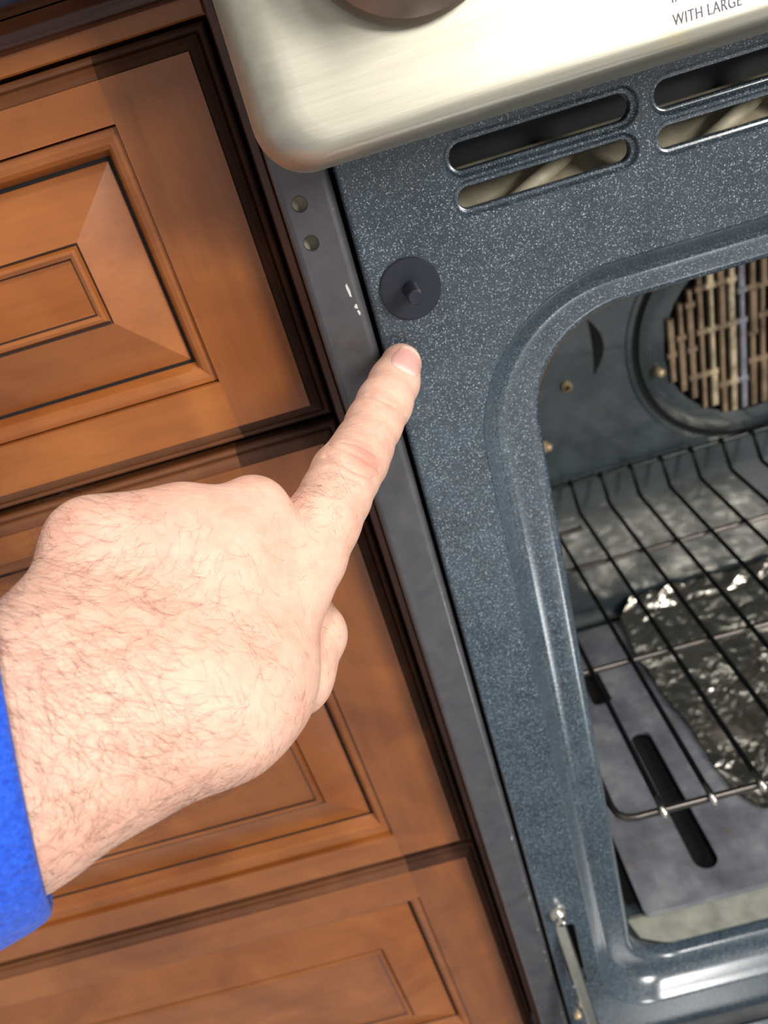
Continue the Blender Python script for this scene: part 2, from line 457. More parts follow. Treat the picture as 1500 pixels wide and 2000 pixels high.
# paint chips: thin bare patches on the right roll
def chip(cx, cz, w, h, n=11):
    pts = []
    for k in range(n):
        a = 2*math.pi*k/n; q = random.uniform(0.65, 1.15)
        pts.append((cx+w*q*math.cos(a)+0.18*(-(h*q*math.sin(a)))*0.6, -0.72, cz+h*q*math.sin(a)))
    mb = MB(); mb.loft([pts, [(x, 0.2, z) for x, y, z in pts]]); mb.add(pts, [tuple(range(n))])
    o = mb.build('paint_chip', M['chip'], rg, False, RB); o['label'] = 'pale bare-metal chip in the paint'
chip(-23.9, 6.2, 0.7, 3.6); chip(-22.7, -0.6, 0.75, 1.1); chip(-22.3, -3.2, 0.5, 1.4)

# --- porcelain front frame with vent slots, hinge slot, sunken funnel round the opening
def slot_ring(x0, x1, z0, z1, off, n=8): return rrect(x0-off, x1+off, z0-off, z1+off, (z1-z0)/2+off-0.01, n)
VENTS = []
for k in range(5):
    x0 = 26.8+79.2*k
    VENTS += [(x0-0.4, x0+69.5, 36.6, 46.0), (x0, x0+68.2, 22.4, 30.2)]
HS = (-8.2, 4.5, -556, -471)
CRE = rrect(15.4, 664.6, -611, -13, (46, 46, 70, 70), 20)
b = MB()
loops = [rrect(-14.5, 697, -655, 92, 2, 4), CRE] + [slot_ring(*s, 2.8) for s in VENTS] + [rrect(HS[0]-1, HS[1]+1, HS[2]-1, HS[3]+1, 4, 4)]
v, f = plate_with_holes(loops); b.add(v, f)
b.loft([at_y(rrect(-14.5-a, 697+a, -655-a, 92+a, 2+a, 4), y) for a, y in ((0, 0), (0.8, 0.15), (1.6, 0.7), (2.2, 1.8), (2.4, 3.5), (2.4, 26))])
for s in VENTS:
    b.loft([at_y(slot_ring(*s, a), y) for a, y in ((2.8, 0), (2.6, 0.15), (2.25, 0.7), (1.8, 1.6), (1.4, 2.0), (1.0, 2.15), (0.4, 2.15), (0.1, 2.5), (0.0, 3.4), (0.0, 6.0))])
b.loft([at_y(rrect(HS[0]-a, HS[1]+a, HS[2]-a, HS[3]+a, 3+a, 4), y) for a, y in ((1, 0), (0.3, 0.4), (0, 1.2), (0, 5))])
FUN = [  # inset left/right, inset top, inset bottom, depth
    (0, 0, 0, 0.0), (0.5, 0.5, 0.5, 0.35), (1.2, 1.2, 1.1, 1.4), (3.2, 3.6, 2.8, 6.0), (6.0, 7.0, 4.8, 11.2), (8.4, 9.6, 6.6, 15.0),
    (10.6, 11.8, 8.6, 17.3), (13.5, 14.2, 11.0, 18.4), (18, 17, 14, 18.9), (26.5, 21.5, 17.4, 19.0), (29.5, 23.6, 19.4, 19.8),
    (31.4, 25.0, 21.0, 21.4), (32.2, 25.8, 21.8, 24.0), (32.2, 25.8, 21.8, 30.0)]
def fun_ring(a, t, bt):
    k = min(1, a/32.0)
    return rrect(15.4+a, 664.6-a, -611+bt, -13-t, (46-6*k, 46-6*k, 70-23*k, 70-23*k), 20)
b.loft([at_y(fun_ring(a, t, bt), y) for a, t, bt, y in FUN])
o = b.build('front_frame', M['porcelain'], rg, False, RB)
autosmooth(o, 50)
o['label'] = 'speckled blue-grey enamel front frame around the oven opening'

# --- vent chamber behind the slots
b = MB()
for k in range(5):
    x0 = 18+79.2*k
    prof = [(x0, 9, 12), (x0, 16, 15), (x0, 34, 33)]
    b.loft([[(x0, 8, 16), (x0, 22, 20), (x0, 40, 33)], [(x0+79.3, 8, 16), (x0+79.3, 22, 20), (x0+79.3, 40, 33)]], False)
    # pressed diagonal rib
    b.tube([(x0+30, 12, 17.5), (x0+66, 30, 29)], 3.5, 8)
b.build('vent_duct', M['tan'], rg, True, RB)
b = MB(); b.box(5, 690, 46, 48, 5, 60); b.build('vent_back', M['vent_dark'], rg, False, RB)

# --- door switch
b = MB(); b.lathe_y(0.3, -0.1, [(12.3, 0.1), (12.5, -0.5), (12.45, -1.3), (12.0, -1.7), (11.2, -1.75), (4, -1.75)], 56)
sw = autosmooth(b.build('door_switch', M['switch'], rg, False, RB), 30); sw['label'] = 'round black door switch just above the fingertip'
b = MB(); b.lathe_y(0.3, -0.1, [(3.6, -1.6), (3.4, -2.0), (3.25, -2.4), (3.2, -14.6), (2.95, -15.6), (2.4, -16.0), (1.6, -15.9)], 28)
autosmooth(b.build('plunger', M['switch'], sw, False, RB), 30)

# --- stainless control panel
def pz(x, y, z): return (x, y+0.17*(z-52) if y < -12 else y, z)
b = MB()
rings = []
for a, y in ((0, 4), (0, -18), (0, -36), (0.4, -42), (1.4, -47), (3.1, -51.5), (5.4, -55), (8.0, -57.3), (11.0, -58.7), (14.5, -59.2), (18, -59.3)):
    R = rrect(-38.9+a, 718.9-a, 54.6+a*0.6, 178-a, max(16.5-a*0.35, 2), 12)
    rings.append([(x, y + 0.17*(z-52)*min(1, max(0, (-10-y)/25)), z) for x, z in R])
b.loft(rings); n = len(rings[0]); o0 = 10*n
b.f.append(tuple(o0+i for i in range(n))); b.mi.append(0)
o = b.build('control_panel', M['steel'], rg, False, RB); autosmooth(o, 50); o['label'] = 'brushed stainless control panel with a rounded corner'
def face_y(z): return -59.3+0.17*(z-52)
# knobs
for k, cx in enumerate((19.1, 152, 430, 570)):
    cz = 116.2
    b = MB(); y0 = face_y(cz)
    b.lathe_y(cx, cz, [(31.6, y0+8), (31.8, y0-4), (31.6, y0-9), (30.4, y0-11.5), (28, y0-13), (25, y0-14.5), (23, y0-20), (22.2, y0-30), (21, y0-33), (18, y0-34)], 56)
    kn = autosmooth(b.build('knob', M['knob'], rg, False, RB), 30)
    b = MB(); b.bbox(cx-3.2, cx+3.2, y0-40, y0-32, cz-19, cz+19, 1.5); b.build('grip', M['knob'], kn, False, RB)
# printed lettering
def text(s, x, z, size):
    cu = bpy.data.curves.new('lettering', 'FONT'); cu.body = s; cu.size = size*MM; cu.extrude = 0.00004; cu.space_character = 1.08
    t = bpy.data.objects.new('tmp', cu); COL.objects.link(t)
    bpy.context.view_layer.update()
    me = bpy.data.meshes.new_from_object(t); bpy.data.objects.remove(t)
    me.name = 'lettering'; me.materials.clear(); me.materials.append(M['lettering'])
    ob = bpy.data.objects.new('lettering', me); COL.objects.link(ob); ob.parent = rg
    ob.scale = (0.76, 1, 1)
    ob.rotation_euler = (math.radians(90)-math.atan(0.17), 0, 0)
    ob.location = ((x-RB[0])*MM, (face_y(z)-0.12-RB[1])*MM, (z-RB[2])*MM)
text('WITH LARGE', 87.8, 65.1, 4.25)
text('INTE', 88.0, 70.8, 4.25)

# range body top and back
b = MB(); b.box(-40.4, 720.4, 6, 640, 150, 176); b.build('cooktop', M['glass'], rg, False, RB)
b = MB(); b.box(-39, 719, 636, 640, -670, 150); b.box(719, 720.4, 6, 640, -670, 150); b.box(697.5, 720, 3, 20, -670, 60)
b.build('body_shell', M['bar'], rg, False, RB)

# --- oven cavity
b = MB()
rings = [at_y(fun_ring(32.2, 25.8, 21.8), 29.0), at_y(rrect(43, 637, -590, -35, 24, 20), 40.0), at_y(rrect(43, 637, -592, -30, 24, 20), 60),
         at_y(rrect(43, 637, -592, -30, 24, 20), 395), at_y(rrect(45, 635, -590, -32, 24, 20), 412), at_y(rrect(52, 628, -583, -39, 22, 20), 424), at_y(rrect(66, 614, -569, -53, 18, 20), 430)]
b.loft(rings); n = len(rings[0]); b.f.append(tuple(6*n+i for i in range(n))); b.mi.append(0)
autosmooth(b.build('cavity', M['enamel'], rg, False, RB), 50)
for sx in (1, -1):
    b = MB()
    for zz in (-408, -300, -500):
        xs = 44.0 if sx > 0 else 636.0
        b.tube([(xs+sx*3.5, 60, zz), (xs+sx*3.5, 390, zz)], 4.0, 10)
    b.build('rack_guide', M['enamel'], rg, True, RB)
# brass probe and screw on the back wall
b = MB(); b.lathe_y(168, -259, [(6, 430), (6, 427), (5, 425.2), (2.5, 424.4)], 20); b.build('screw', M['brass'], rg, True, RB)
b = MB(); b.tube([(118, 420, -312), (134, 420, -318)], [7, 6.5], 14); b.tube([(134, 420, -318), (139, 420, -320)], [4.5, 4], 12); b.tube([(122, 414, -326), (122, 414, -300)], 3.0, 10)
b.build('sensor_probe', M['brass'], rg, True, RB)
# crescent slot in the back wall
b = MB(); out = []
for t in np.linspace(-1, 1, 15): out.append((204+9-13*t*t*1.0, -224+30*t))
inn = [(x-11*(1-((z+224)/30)**2)-0.6, z) for x, z in out][::-1]
ring = out+inn
b.loft([at_y(ring, 429.0), at_y(ring, 431)]); b.add(at_y(ring, 429.0), [tuple(range(len(ring)))])
b.build('vent_slot', M['black'], rg, False, RB)
# fan cover: dish with dark ring groove and guard slats
FC = (366, -250)
b = MB(); b.lathe_y(FC[0], FC[1], [(132, 430), (131, 428.6), (125.5, 428.2)], 72, False); b.mat(1); b.lathe_y(FC[0], FC[1], [(125.5, 428.2), (124.5, 429.7), (119.5, 429.7), (118.5, 427.4)], 72, False)
b.mat(0); b.lathe_y(FC[0], FC[1], [(118.5, 427.4), (112, 424.4), (104, 423.5), (93, 423)], 72, False)
b.mat(1); b.lathe_y(FC[0], FC[1], [(93, 423), (92.6, 428)], 72, True)
fan = autosmooth(b.build('fan_cover', None, rg, False, RB, [M['enamel'], M['black']]), 30)
fan['label'] = 'round dark fan cover on the back wall of the oven'
SLM = [M['slat'], M['slat'], M['slat_pale'], M['slat_grey']]
for i in range(-8, 9):
    x = FC[0]+i*10.8
    hh = math.sqrt(max(0, 93.5**2-(i*10.8)**2))
    hh = round(hh/13)*13-2
    if hh < 16: continue
    cuts = [c for c in (-54+random.choice((0, 18)), -4+random.choice((0, 16)), 44+random.choice((0, 14))) if abs(c) < hh-14]
    edges_ = [-hh]+cuts+[hh]
    mb = MB()
    for p, q in zip(edges_[:-1], edges_[1:]):
        w = random.uniform(2.6, 3.8)
        mb.bbox(x-w, x+w, 416+random.uniform(0, 3), 424, FC[1]+p+random.uniform(0.5, 3), FC[1]+q-random.uniform(0.5, 3), 1.2)
    for c in cuts: mb.bbox(x-5.4, x+5.4, 418, 424, FC[1]+c-3.4, FC[1]+c+3.4, 1.0)
    mb.build('slat', (random.choice(SLM) if i >= -1 else random.choice(SLM[:3])), fan, False, RB)
b = MB(); b.tube([(262, 425, -268), (266, 413, -268)], [6, 4], 12); b.build('screw', M['brass'], rg, True, RB)

# oven floor plate with slots
slots = [rrect(127.5, 149, 76, 236, 10.4, 8), rrect(108, 130, 284, 338, 6, 6), rrect(287, 308, 76, 236, 10.4, 8), rrect(447, 468, 76, 236, 10.4, 8), rrect(78, 98, 300, 400, 9, 6)]
v, f = plate_with_holes([rrect(70, 610, 52, 405, 4, 4)]+slots, 'z', -578)
b = MB(); b.add(v, f)
b.loft([[(x, y, z) for x, y in rrect(70, 610, 52, 405, 4, 4)] for z in (-578, -584)])
for s in slots: b.loft([[(x, y, z) for x, y in s] for z in (-578, -583)])
autosmooth(b.build('floor_plate', M['floor_plate'], rg, False, RB), 40)
b = MB(); b.box(60, 620, 70, 410, -590.8, -589.5); b.build('slot_dark_sheet', M['black'], rg, False, RB)  # added black sheet, paints the chamber under the floor slots dark

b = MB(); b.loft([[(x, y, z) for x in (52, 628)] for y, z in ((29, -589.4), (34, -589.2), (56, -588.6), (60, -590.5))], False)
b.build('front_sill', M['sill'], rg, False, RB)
# --- hinge arm, screw
b = MB(); b.box(-10, 6, 14, 16, -560, -465); b.build('hinge_pocket', M['black'], rg, False, RB)
b = MB(); b.lathe_y(-4.6, -452.5, [(6.5, 0.1), (6.2, -2.5), (4.6, -4.6), (4.0, -5.2), (3.6, -8.0), (2.4, -9.0), (1.2, -9.2)], 24)
autosmooth(b.build('hinge_screw', M['bright'], rg, False, RB), 35)
A = np.array((-5.2, 6, -465.5)); Bp = np.array((4.4, -74, -657.0))
def bar_between(mb, A, Bp, wx, wn):
    d = (Bp-A)/np.linalg.norm(Bp-A); u = np.array((1.0, 0, 0)); u -= d*u.dot(d); u /= np.linalg.norm(u); w = np.cross(d, u)
    r = [[P+u*wx*i+w*wn*j for i, j in ((-1, -0.6), (-0.7, -1), (0.7, -1), (1, -0.6), (1, 0.6), (0.7, 1), (-0.7, 1), (-1, 0.6))] for P in (A, Bp)]
    mb.loft(r); mb.add(r[0], [tuple(range(8))]); mb.add(r[1], [tuple(range(7, -1, -1))])
b = MB(); bar_between(b, A, Bp, 4.1, 4.2); hg = b.build('hinge_arm', M['bright'], rg, False, RB)
b = MB(); bar_between(b, np.array((-6.5, 12, -478)), np.array((-3.4, 3, -552)), 1.6, 3.0); b.build('hinge_link', M['tan'], hg, False, RB)
for p in ((-3.5, -0.5, -582), (-9.5, 0, -598)):
    b = MB(); b.lathe_y(p[0], p[2], [(3.4, 0.2), (3.2, -2), (2, -3.4), (1, -3.6)], 18); b.build('hinge_screw', M['brass'], rg, True, RB)

# --- open door: inner face up, hinged along the bottom
b = MB()
def rr_xy(x0, x1, y0, y1, r, n=6): return rrect(x0, x1, y0, y1, r, n)
rings = [[(x, y, -700) for x, y in rr_xy(-38, 718, -590, -6, 8)], [(x, y, -666) for x, y in rr_xy(-38, 718, -590, -6, 8)], [(x, y, -663) for x, y in rr_xy(-35, 715, -587, -9, 8)],
         [(x, y, -663) for x, y in rr_xy(60, 620, -500, -110, 30)], [(x, y, -659) for x, y in rr_xy(66, 614, -494, -116, 26)]]
b.loft(rings); n = len(rings[0]); b.f.append(tuple(4*n+i for i in range(n))); b.mi.append(0); b.f.append(tuple(n-1-i for i in range(n))); b.mi.append(0)
dr = autosmooth(b.build('oven_door', M['porcelain'], rg, False, RB), 40)
b = MB(); b.box(84, 596, -486, -124, -659.4, -657.6); b.build('door_glass', M['glass'], dr, False, RB)  # unseen pane, enlarged to reflect the lamps onto the frame

# ================================================================== OVEN RACK
KB = (340, 220, -400)
rk = thing('oven_rack', 'dark wire oven rack slid into the oven above the foil', 'rack', KB)
ZR = -400.0
def tube_obj(name, pts, r, mat, n=10):
    mb = MB(); mb.tube(pts, r, n); return autosmooth(mb.build(name, mat, rk, False, KB), 50)
tube_obj('front_rail', [(53, 60, ZR-2.5), (53, 36, ZR-2.5), (55, 28, ZR-2.5), (60, 23.5, ZR-2.5), (67, 22, ZR-2.5), (340, 22, ZR-2.5), (613, 22, ZR-2.5), (620, 23.5, ZR-2.5), (625, 28, ZR-2.5), (627, 36, ZR-2.5), (627, 60, ZR-2.5)], 2.6, M['rack'])
for x in (53, 627): tube_obj('side_rail', [(x, 60, ZR-2.5), (x, 392, ZR-2.5), (x+(4 if x < 300 else -4), 410, ZR+23), (x+(9 if x < 300 else -9), 420.5, ZR+26.8)], 2.6, M['rack'])
tube_obj('back_rail', [(61, 421, ZR+27), (619, 421, ZR+27)], 2.5, M['wire'])
tube_obj('stop_rod', [(53, 372, ZR-2.5), (140, 372, ZR-2.5), (147, 373, ZR-1.5)], [2.6, 2.6, 3.6], M['rack'])
for y in (165, 306): tube_obj('cross_rod', [(53, y, ZR-2.5), (627, y, ZR-2.5)], 2.6, M['rack'])
for k in range(16):
    x = 84.0+34.8*k
    tube_obj('wire', [(x, 17.5, ZR+0.3), (x, 19, ZR+1.6), (x, 30, ZR+2), (x, 394, ZR+2), (x, 399, ZR+4), (x, 412, ZR+25), (x, 415.5, ZR+29), (x, 421, ZR+31.0)], 2.2, M['wire'])
    mb = MB(); mb.tube([(x, 15.6, ZR-1.0), (x, 17.0, ZR+1.2), (x, 21, ZR+2.6), (x, 29, ZR+2.8)], [1.6, 2.7, 2.7, 2.3], 10)
    autosmooth(mb.build('wire_end', M['bright'], rk, False, KB), 50)  # bright metal paints the white highlights on the weld ends

# ================================================================== FOIL
FB = (300, 260, -575)
NX, NY = 46, 60
noise_h = rng.normal(0, 1, (NY+8, NX+8))
def smooth(a, k):
    for _ in range(k): a = (a+np.roll(a, 1, 0)+np.roll(a, -1, 0)+np.roll(a, 1, 1)+np.roll(a, -1, 1))/5
    return a
H = smooth(noise_h, 1)*1.6+smooth(rng.normal(0, 1, noise_h.shape), 4)*5.5
H2 = smooth(rng.normal(0, 1, noise_h.shape), 2)*3
fv = []
left_edge = [(424, 206), (402, 186), (336, 178), (268, 184), (223, 190), (178, 187), (140, 193), (112, 205)]
def le(y):
    for (a, xa), (c, xc) in zip(left_edge[:-1], left_edge[1:]):
        if y <= a and y >= c: return xa+(xc-xa)*(a-y)/(a-c)
    return left_edge[-1][1]
for j in range(NY+1):
    y = 112+(424-112)*j/NY
    for i in range(NX+1):
        s = i/NX; x0 = le(y); x = x0+(470-x0)*s
        z = -575.6+max(0, H[j, i]+1.2)*1.1
        if j > NY-4: z += (j-(NY-4))*3.0+H2[j, i]*0.8
        if j < 8 and s > 0.1: z += (8-j)*2.2*min(1, s*4)*(0.6+0.5*abs(H2[j, i]))
        if i < 2: z += (2-i)*0.8
        fv.append((x+H2[j, i]*1.1, y+H2[i % (NY+8), j % (NX+8)]*1.0, max(z, -576.8)))
ff = [(j*(NX+1)+i, j*(NX+1)+i+1, (j+1)*(NX+1)+i+1, (j+1)*(NX+1)+i) for j in range(NY) for i in range(NX)]
fo = obj('aluminum_foil', fv, ff, M['foil'], None, False, FB)
fo['label'] = 'crumpled silver foil sheet lying on the oven floor under the rack'; fo['category'] = 'foil'
md = fo.modifiers.new('thick', 'SOLIDIFY'); md.thickness = 0.0003; md.offset = 1

# ================================================================== PERSON: HAND AND FOREARM
PB = np.array((-118.0, -145.0, -46.0))
VD = np.array((-0.0431, 0.8645, -0.5008))         # direction the back of the hand faces away from
def P(*a): return [np.array(q, float) for q in a]
INDEX = P((-11.6, -8.9, -26.6, 8.5), (-16.4, -17.6, -30.0, 9.9), (-22.5, -30.2, -32.4, 10.6), (-28.5, -41.2, -34.7, 10.5), (-34.5, -53.7, -36.9, 10.8),
          (-38.0, -61.4, -37.8, 11.3), (-42.7, -70.3, -37.9, 11.9), (-47.1, -80.7, -39.3, 11.8), (-52.5, -90.9, -41.3, 12.2), (-58.9, -103.1, -46.2, 11.7))
META = [P((-58.9, -103.1, -46.2, 11.6), (-84.5, -136.7, -59.0, 15.7)), P((-70.2, -102.9, -25.3, 11.7), (-95.6, -137.4, -46.2, 15.8)),
        P((-90.3, -111.5, -19.9, 11.2), (-110.0, -140.8, -37.8, 15.3)), P((-112.9, -115.8, -14.5, 11.8), (-122.7, -142.4, -31.6, 16.4)),
        P((-112.9, -115.8, -14.5, 11.2), (-90.3, -111.5, -19.9, 10.8)),
        P((-84.5, -136.7, -59.0, 15.7), (-122.7, -142.4, -31.6, 16.4))]
ARM = [P((-82.4, -137.0, -59.6, 17.0), (-90.9, -146.8, -57.9, 18.9), (-138.2, -170.4, -54.7, 17.4), (-173.9, -188.6, -47.1, 18.6), (-330, -268, -32, 26)),
       P((-122.7, -142.4, -31.6, 16.4), (-126.6, -146.4, -30.9, 16.5), (-141.2, -159.7, -28.0, 18.8), (-178.3, -181.8, -22.9, 20.1), (-330, -262, -4, 26)),
       P((-106, -150, -46, 17), (-140, -167, -42, 18), (-176, -186, -36, 20), (-330, -266, -18, 28))]
THUMB = P((-93.7, -135.8, -70.5, 14.5), (-75.4, -118.0, -77.6, 12.8), (-67.3, -104.2, -75.2, 11.4), (-75.6, -77.8, -71.9, 10.9), (-84.5, -62.6, -70.2, 9.0))
MIDDLE = P((-70.4, -102.6, -25.5, 10.9), (-74.4, -64.6, -48.0, 9.6), (-87.1, -69.4, -64.4, 9.8), (-90.6, -95.1, -60.5, 8.4))
RING = P((-89.3, -110.6, -17.4, 10.8), (-94.5, -73.7, -35.2, 10.2), (-109.8, -78.7, -54.6, 9.4), (-108.3, -100.4, -52.2, 8.1))
LITTLE = P((-112.9, -115.8, -14.5, 10.2), (-120.3, -83.9, -30.7, 8.9), (-126.1, -87.3, -46.0, 8.4), (-120.2, -105.1, -45.3, 7.4))

def seg(p, a, c):
    ba = (c-a)[:3]; pa = p-a[:3]
    t = np.clip(pa@ba/(ba@ba), 0, 1)
    return np.linalg.norm(pa-t[:, None]*ba, axis=1)-(a[3]+(c[3]-a[3])*t)
def smin(a, c, k):
    h = np.maximum(k-np.abs(a-c), 0)/k
    return np.minimum(a, c)-h*h*k*0.25
def chain(p, pts, k):
    d = seg(p, pts[0], pts[1])
    for a, c in zip(pts[1:-1], pts[2:]): d = smin(d, seg(p, a, c), k)
    return d
def index_sdf(p): return chain(p, INDEX, 3.0)
def sdf(p):
    palm = seg(p, *META[0])
    for q in META[1:]: palm = smin(palm, seg(p, *q), 13.0)
    arm = chain(p, ARM[0], 8.0)
    for q in ARM[1:]: arm = smin(arm, chain(p, q, 8.0), 14.0)
    palm = smin(palm, arm, 14.0)
    palm = smin(palm, chain(p, THUMB[:3], 5.0), 5.0)
    d = smin(palm, index_sdf(p), 1.9)
    for q in (MIDDLE, RING, LITTLE): d = smin(d, chain(p, q, 3.0), 2.2)
    d = smin(d, chain(p, THUMB[2:], 3.0), 2.0)
    return d
CREASES = [(P((-27.9, -36.5, -25.1), (-24.0, -40.0, -27.0), (-20.5, -40.5, -30.5), (-15.9, -39.7, -35.0)), 0.6, 0.75),
           (P((-45.5, -64.0, -27.6), (-40.4, -69.7, -28.5), (-35.3, -71.8, -32.6), (-30.5, -72.3, -38.4)), 0.75, 0.8),
           (P((-47.0, -68.5, -30.0), (-42.6, -73.4, -31.2), (-38.2, -75.6, -35.4), (-33.0, -75.0, -40.0)), 0.8, 0.85),
           (P((-40.2, -66.5, -27.1), (-35.0, -68.5, -29.2), (-30.7, -69.6, -33.6)), 0.5, 0.7),
           (P((-46.5, -72.0, -33.2), (-42.0, -76.6, -35.0), (-37.2, -77.6, -39.4)), 0.5, 0.7)]
def polydist(p, pts):
    d = None
    for a, c in zip(pts[:-1], pts[1:]):
        ba = c-a; pa = p-a; t = np.clip(pa@ba/(ba@ba), 0, 1)
        # distance measured across the skin: remove the view component
        w = pa-t[:, None]*ba
        q = np.linalg.norm(w, axis=1); d = q if d is None else np.minimum(d, q)
    return d
def onto_skin(pts):
    """subdivide a polyline and lay it on the skin, coming from the back of the hand"""
    q = [pts[0]]
    for a, c in zip(pts[:-1], pts[1:]): q += [a+(c-a)*t for t in (0.34, 0.67, 1.0)]
    q = np.array(q)-VD*16
    for _ in range(60): q = q+VD*np.clip(sdf(q), -1, 4)[:, None]*0.9
    return [x for x in q]
CREASES = [(onto_skin(p_), d_, w_) for p_, d_, w_ in CREASES]
def sdf_fine(p):
    d = sdf(p)
    for pts, dep, wd in CREASES:
        q = polydist(p, pts); d = d+dep*np.exp(-(q/wd)**2)
    return d

H_ = 0.7; BL = 8
LO = np.array((-262.0, -262.0, -105.0)); HI = np.array((6.0, -0.0, 18.0))
nb = np.ceil((HI-LO)/(H_*BL)).astype(int)
bi = np.stack(np.meshgrid(*[np.arange(k) for k in nb], indexing='ij'), -1).reshape(-1, 3)
cen = LO+(bi*BL+(BL-1)/2)*H_
dc = sdf(cen)
G = np.zeros(tuple(nb*BL), np.float32)
Gb = G.reshape(nb[0], BL, nb[1], BL, nb[2], BL).transpose(0, 2, 4, 1, 3, 5)
Gfull = np.repeat(np.repeat(np.repeat(dc.reshape(nb), BL, 0), BL, 1), BL, 2).astype(np.float32)
act = np.where(np.abs(dc) < H_*BL*1.15)[0]
loc = np.stack(np.meshgrid(*[np.arange(BL)]*3, indexing='ij'), -1).reshape(-1, 3)
for s in range(0, len(act), 400):
    A_ = act[s:s+400]
    idx = bi[A_][:, None, :]*BL+loc[None]
    pts = (LO+idx.reshape(-1, 3)*H_)
    val = sdf(pts)
    q = idx.reshape(-1, 3); Gfull[q[:, 0], q[:, 1], q[:, 2]] = val

def surface_nets(D):
    S = D < 0
    c = [D[i:D.shape[0]-1+i, j:D.shape[1]-1+j, k:D.shape[2]-1+k] for i in (0, 1) for j in (0, 1) for k in (0, 1)]
    s = [x < 0 for x in c]
    anyv = np.logical_or.reduce(s); allv = np.logical_and.reduce(s)
    cells = np.argwhere(anyv & ~allv)
    ids = -np.ones(c[0].shape, np.int64); ids[tuple(cells.T)] = np.arange(len(cells))
    vals = np.stack([x[tuple(cells.T)] for x in c], 1)
    corner = np.array([(i, j, k) for i in (0, 1) for j in (0, 1) for k in (0, 1)], float)
    acc = np.zeros((len(cells), 3)); cnt = np.zeros(len(cells))
    for a in range(8):
        for b_ in range(a+1, 8):
            if np.abs(corner[a]-corner[b_]).sum() != 1: continue
            va, vb = vals[:, a], vals[:, b_]; mk = (va < 0) != (vb < 0)
            t = np.where(mk, va/(va-vb+1e-20), 0)
            acc += np.where(mk[:, None], corner[a]+(corner[b_]-corner[a])*t[:, None], 0); cnt += mk
    V = cells+acc/np.maximum(cnt, 1)[:, None]
    F = []
    for ax in range(3):
        o1, o2 = [(1, 2), (2, 0), (0, 1)][ax]
        sl0 = [slice(None)]*3; sl1 = [slice(None)]*3
        sl0[ax] = slice(0, -1); sl1[ax] = slice(1, None)
        a, b_ = S[tuple(sl0)], S[tuple(sl1)]
        e = np.argwhere(a != b_)
        ok = (e[:, o1] > 0) & (e[:, o2] > 0) & (e[:, o1] < D.shape[o1]-1) & (e[:, o2] < D.shape[o2]-1)
        e = e[ok]; inside = a[tuple(e.T)]
        q = []
        for d1_, d2_ in ((1, 1), (0, 1), (0, 0), (1, 0)):
            w = e.copy(); w[:, o1] -= d1_; w[:, o2] -= d2_
            q.append(ids[tuple(w.T)])
        q = np.stack(q, 1); q[~inside] = q[~inside][:, ::-1]
        F.append(q)
    return V, np.concatenate(F)
V, F = surface_nets(Gfull)
V = LO+V*H_
F = F[(F >= 0).all(1)]
def grad(fn, p, e=0.15):
    g = np.stack([fn(p+np.eye(3)[i]*e)-fn(p-np.eye(3)[i]*e) for i in range(3)], 1)
    return g/(np.linalg.norm(g, axis=1, keepdims=True)+1e-9)
for it in range(2):
    n_ = grad(sdf, V); V = V-n_*np.clip(sdf(V), -1, 1)[:, None]
V = V-n_*np.clip(sdf_fine(V), -1.3, 1.3)[:, None]
NRM = grad(sdf, V)
# the tip of the index finger flattens where it presses on the enamel
V[:, 1] = np.where((V[:, 1] > -0.25) & (V[:, 0] > -40), -0.25, V[:, 1])

def skin():
    t = NT('pale_pink_skin')
    big = t.noise(t.mapped((1, 1, 1)), 55, 4, 0.6)
    mid = t.noise(t.mapped((1, 1, 1), (3, 3, 3)), 230, 4, 0.6)
    c = t.ramp(t.math('ADD', t.math('MULTIPLY', big, 0.55), t.math('MULTIPLY', mid, 0.45)), [(0.36, lin((222, 168, 147))), (0.5, lin((229, 182, 160))), (0.64, lin((234, 191, 169)))])
    def spot(pos, r, strength, col):
        global_c = t.node('VectorMath'); global_c.operation = 'DISTANCE'
        t.link(t.tc.outputs['Object'], global_c.inputs[0]); global_c.inputs[1].default_value = tuple((np.array(pos)-PB)*MM)
        return t.math('MULTIPLY', t.math('SUBTRACT', 1.0, t.math('DIVIDE', global_c.outputs['Value'], r*MM), True), strength, True), lin(col)
    for pos, r, st, col in (((-36.5, -73.5, -33.5), 8.5, 1.1, (206, 118, 106)), ((-69, -112, -20), 13, 0.35, (222, 146, 130)), ((-90, -120, -10), 14, 0.3, (222, 146, 130)),
                            ((-112, -124, -8), 15, 0.3, (222, 150, 132)), ((-63, -82, -33), 9, 0.7, (206, 116, 100)), ((-9, -14, -24), 11, 0.35, (230, 152, 140))):  # the spot at the web paints the middle finger's shaded, reddish side
        f_, cc = spot(pos, r, st, col); c = t.mix(f_, c, cc)
    t.set(Base_Color=c, Roughness=0.5, Subsurface_Weight=0.25, Subsurface_Scale=0.004)
    t.p.inputs['Subsurface Radius'].default_value = (1.0, 0.35, 0.2)
    t.p.inputs['Specular IOR Level'].default_value = 0.35
    v = t.node('TexVoronoi'); v.inputs['Scale'].default_value = 820; t.link(t.mapped((1, 1, 1)), v.inputs['Vector'])
    fold = t.noise(t.mapped((0.5, 1.4, 1.4), rot=(0, 0.5, 0.6)), 420, 3, 0.6, 0.8)
    t.bump(t.math('ADD', t.math('MULTIPLY', v.outputs['Distance'], 0.5), t.math('MULTIPLY', fold, 1.6)), 0.3, 0.0005)
    return t.m
M['skin'] = skin()
person = obj('person', V, F, M['skin'], None, True, PB)
person['label'] = 'pale hairy right hand in a blue sleeve, index finger pointing below the black switch'
person['category'] = 'person'

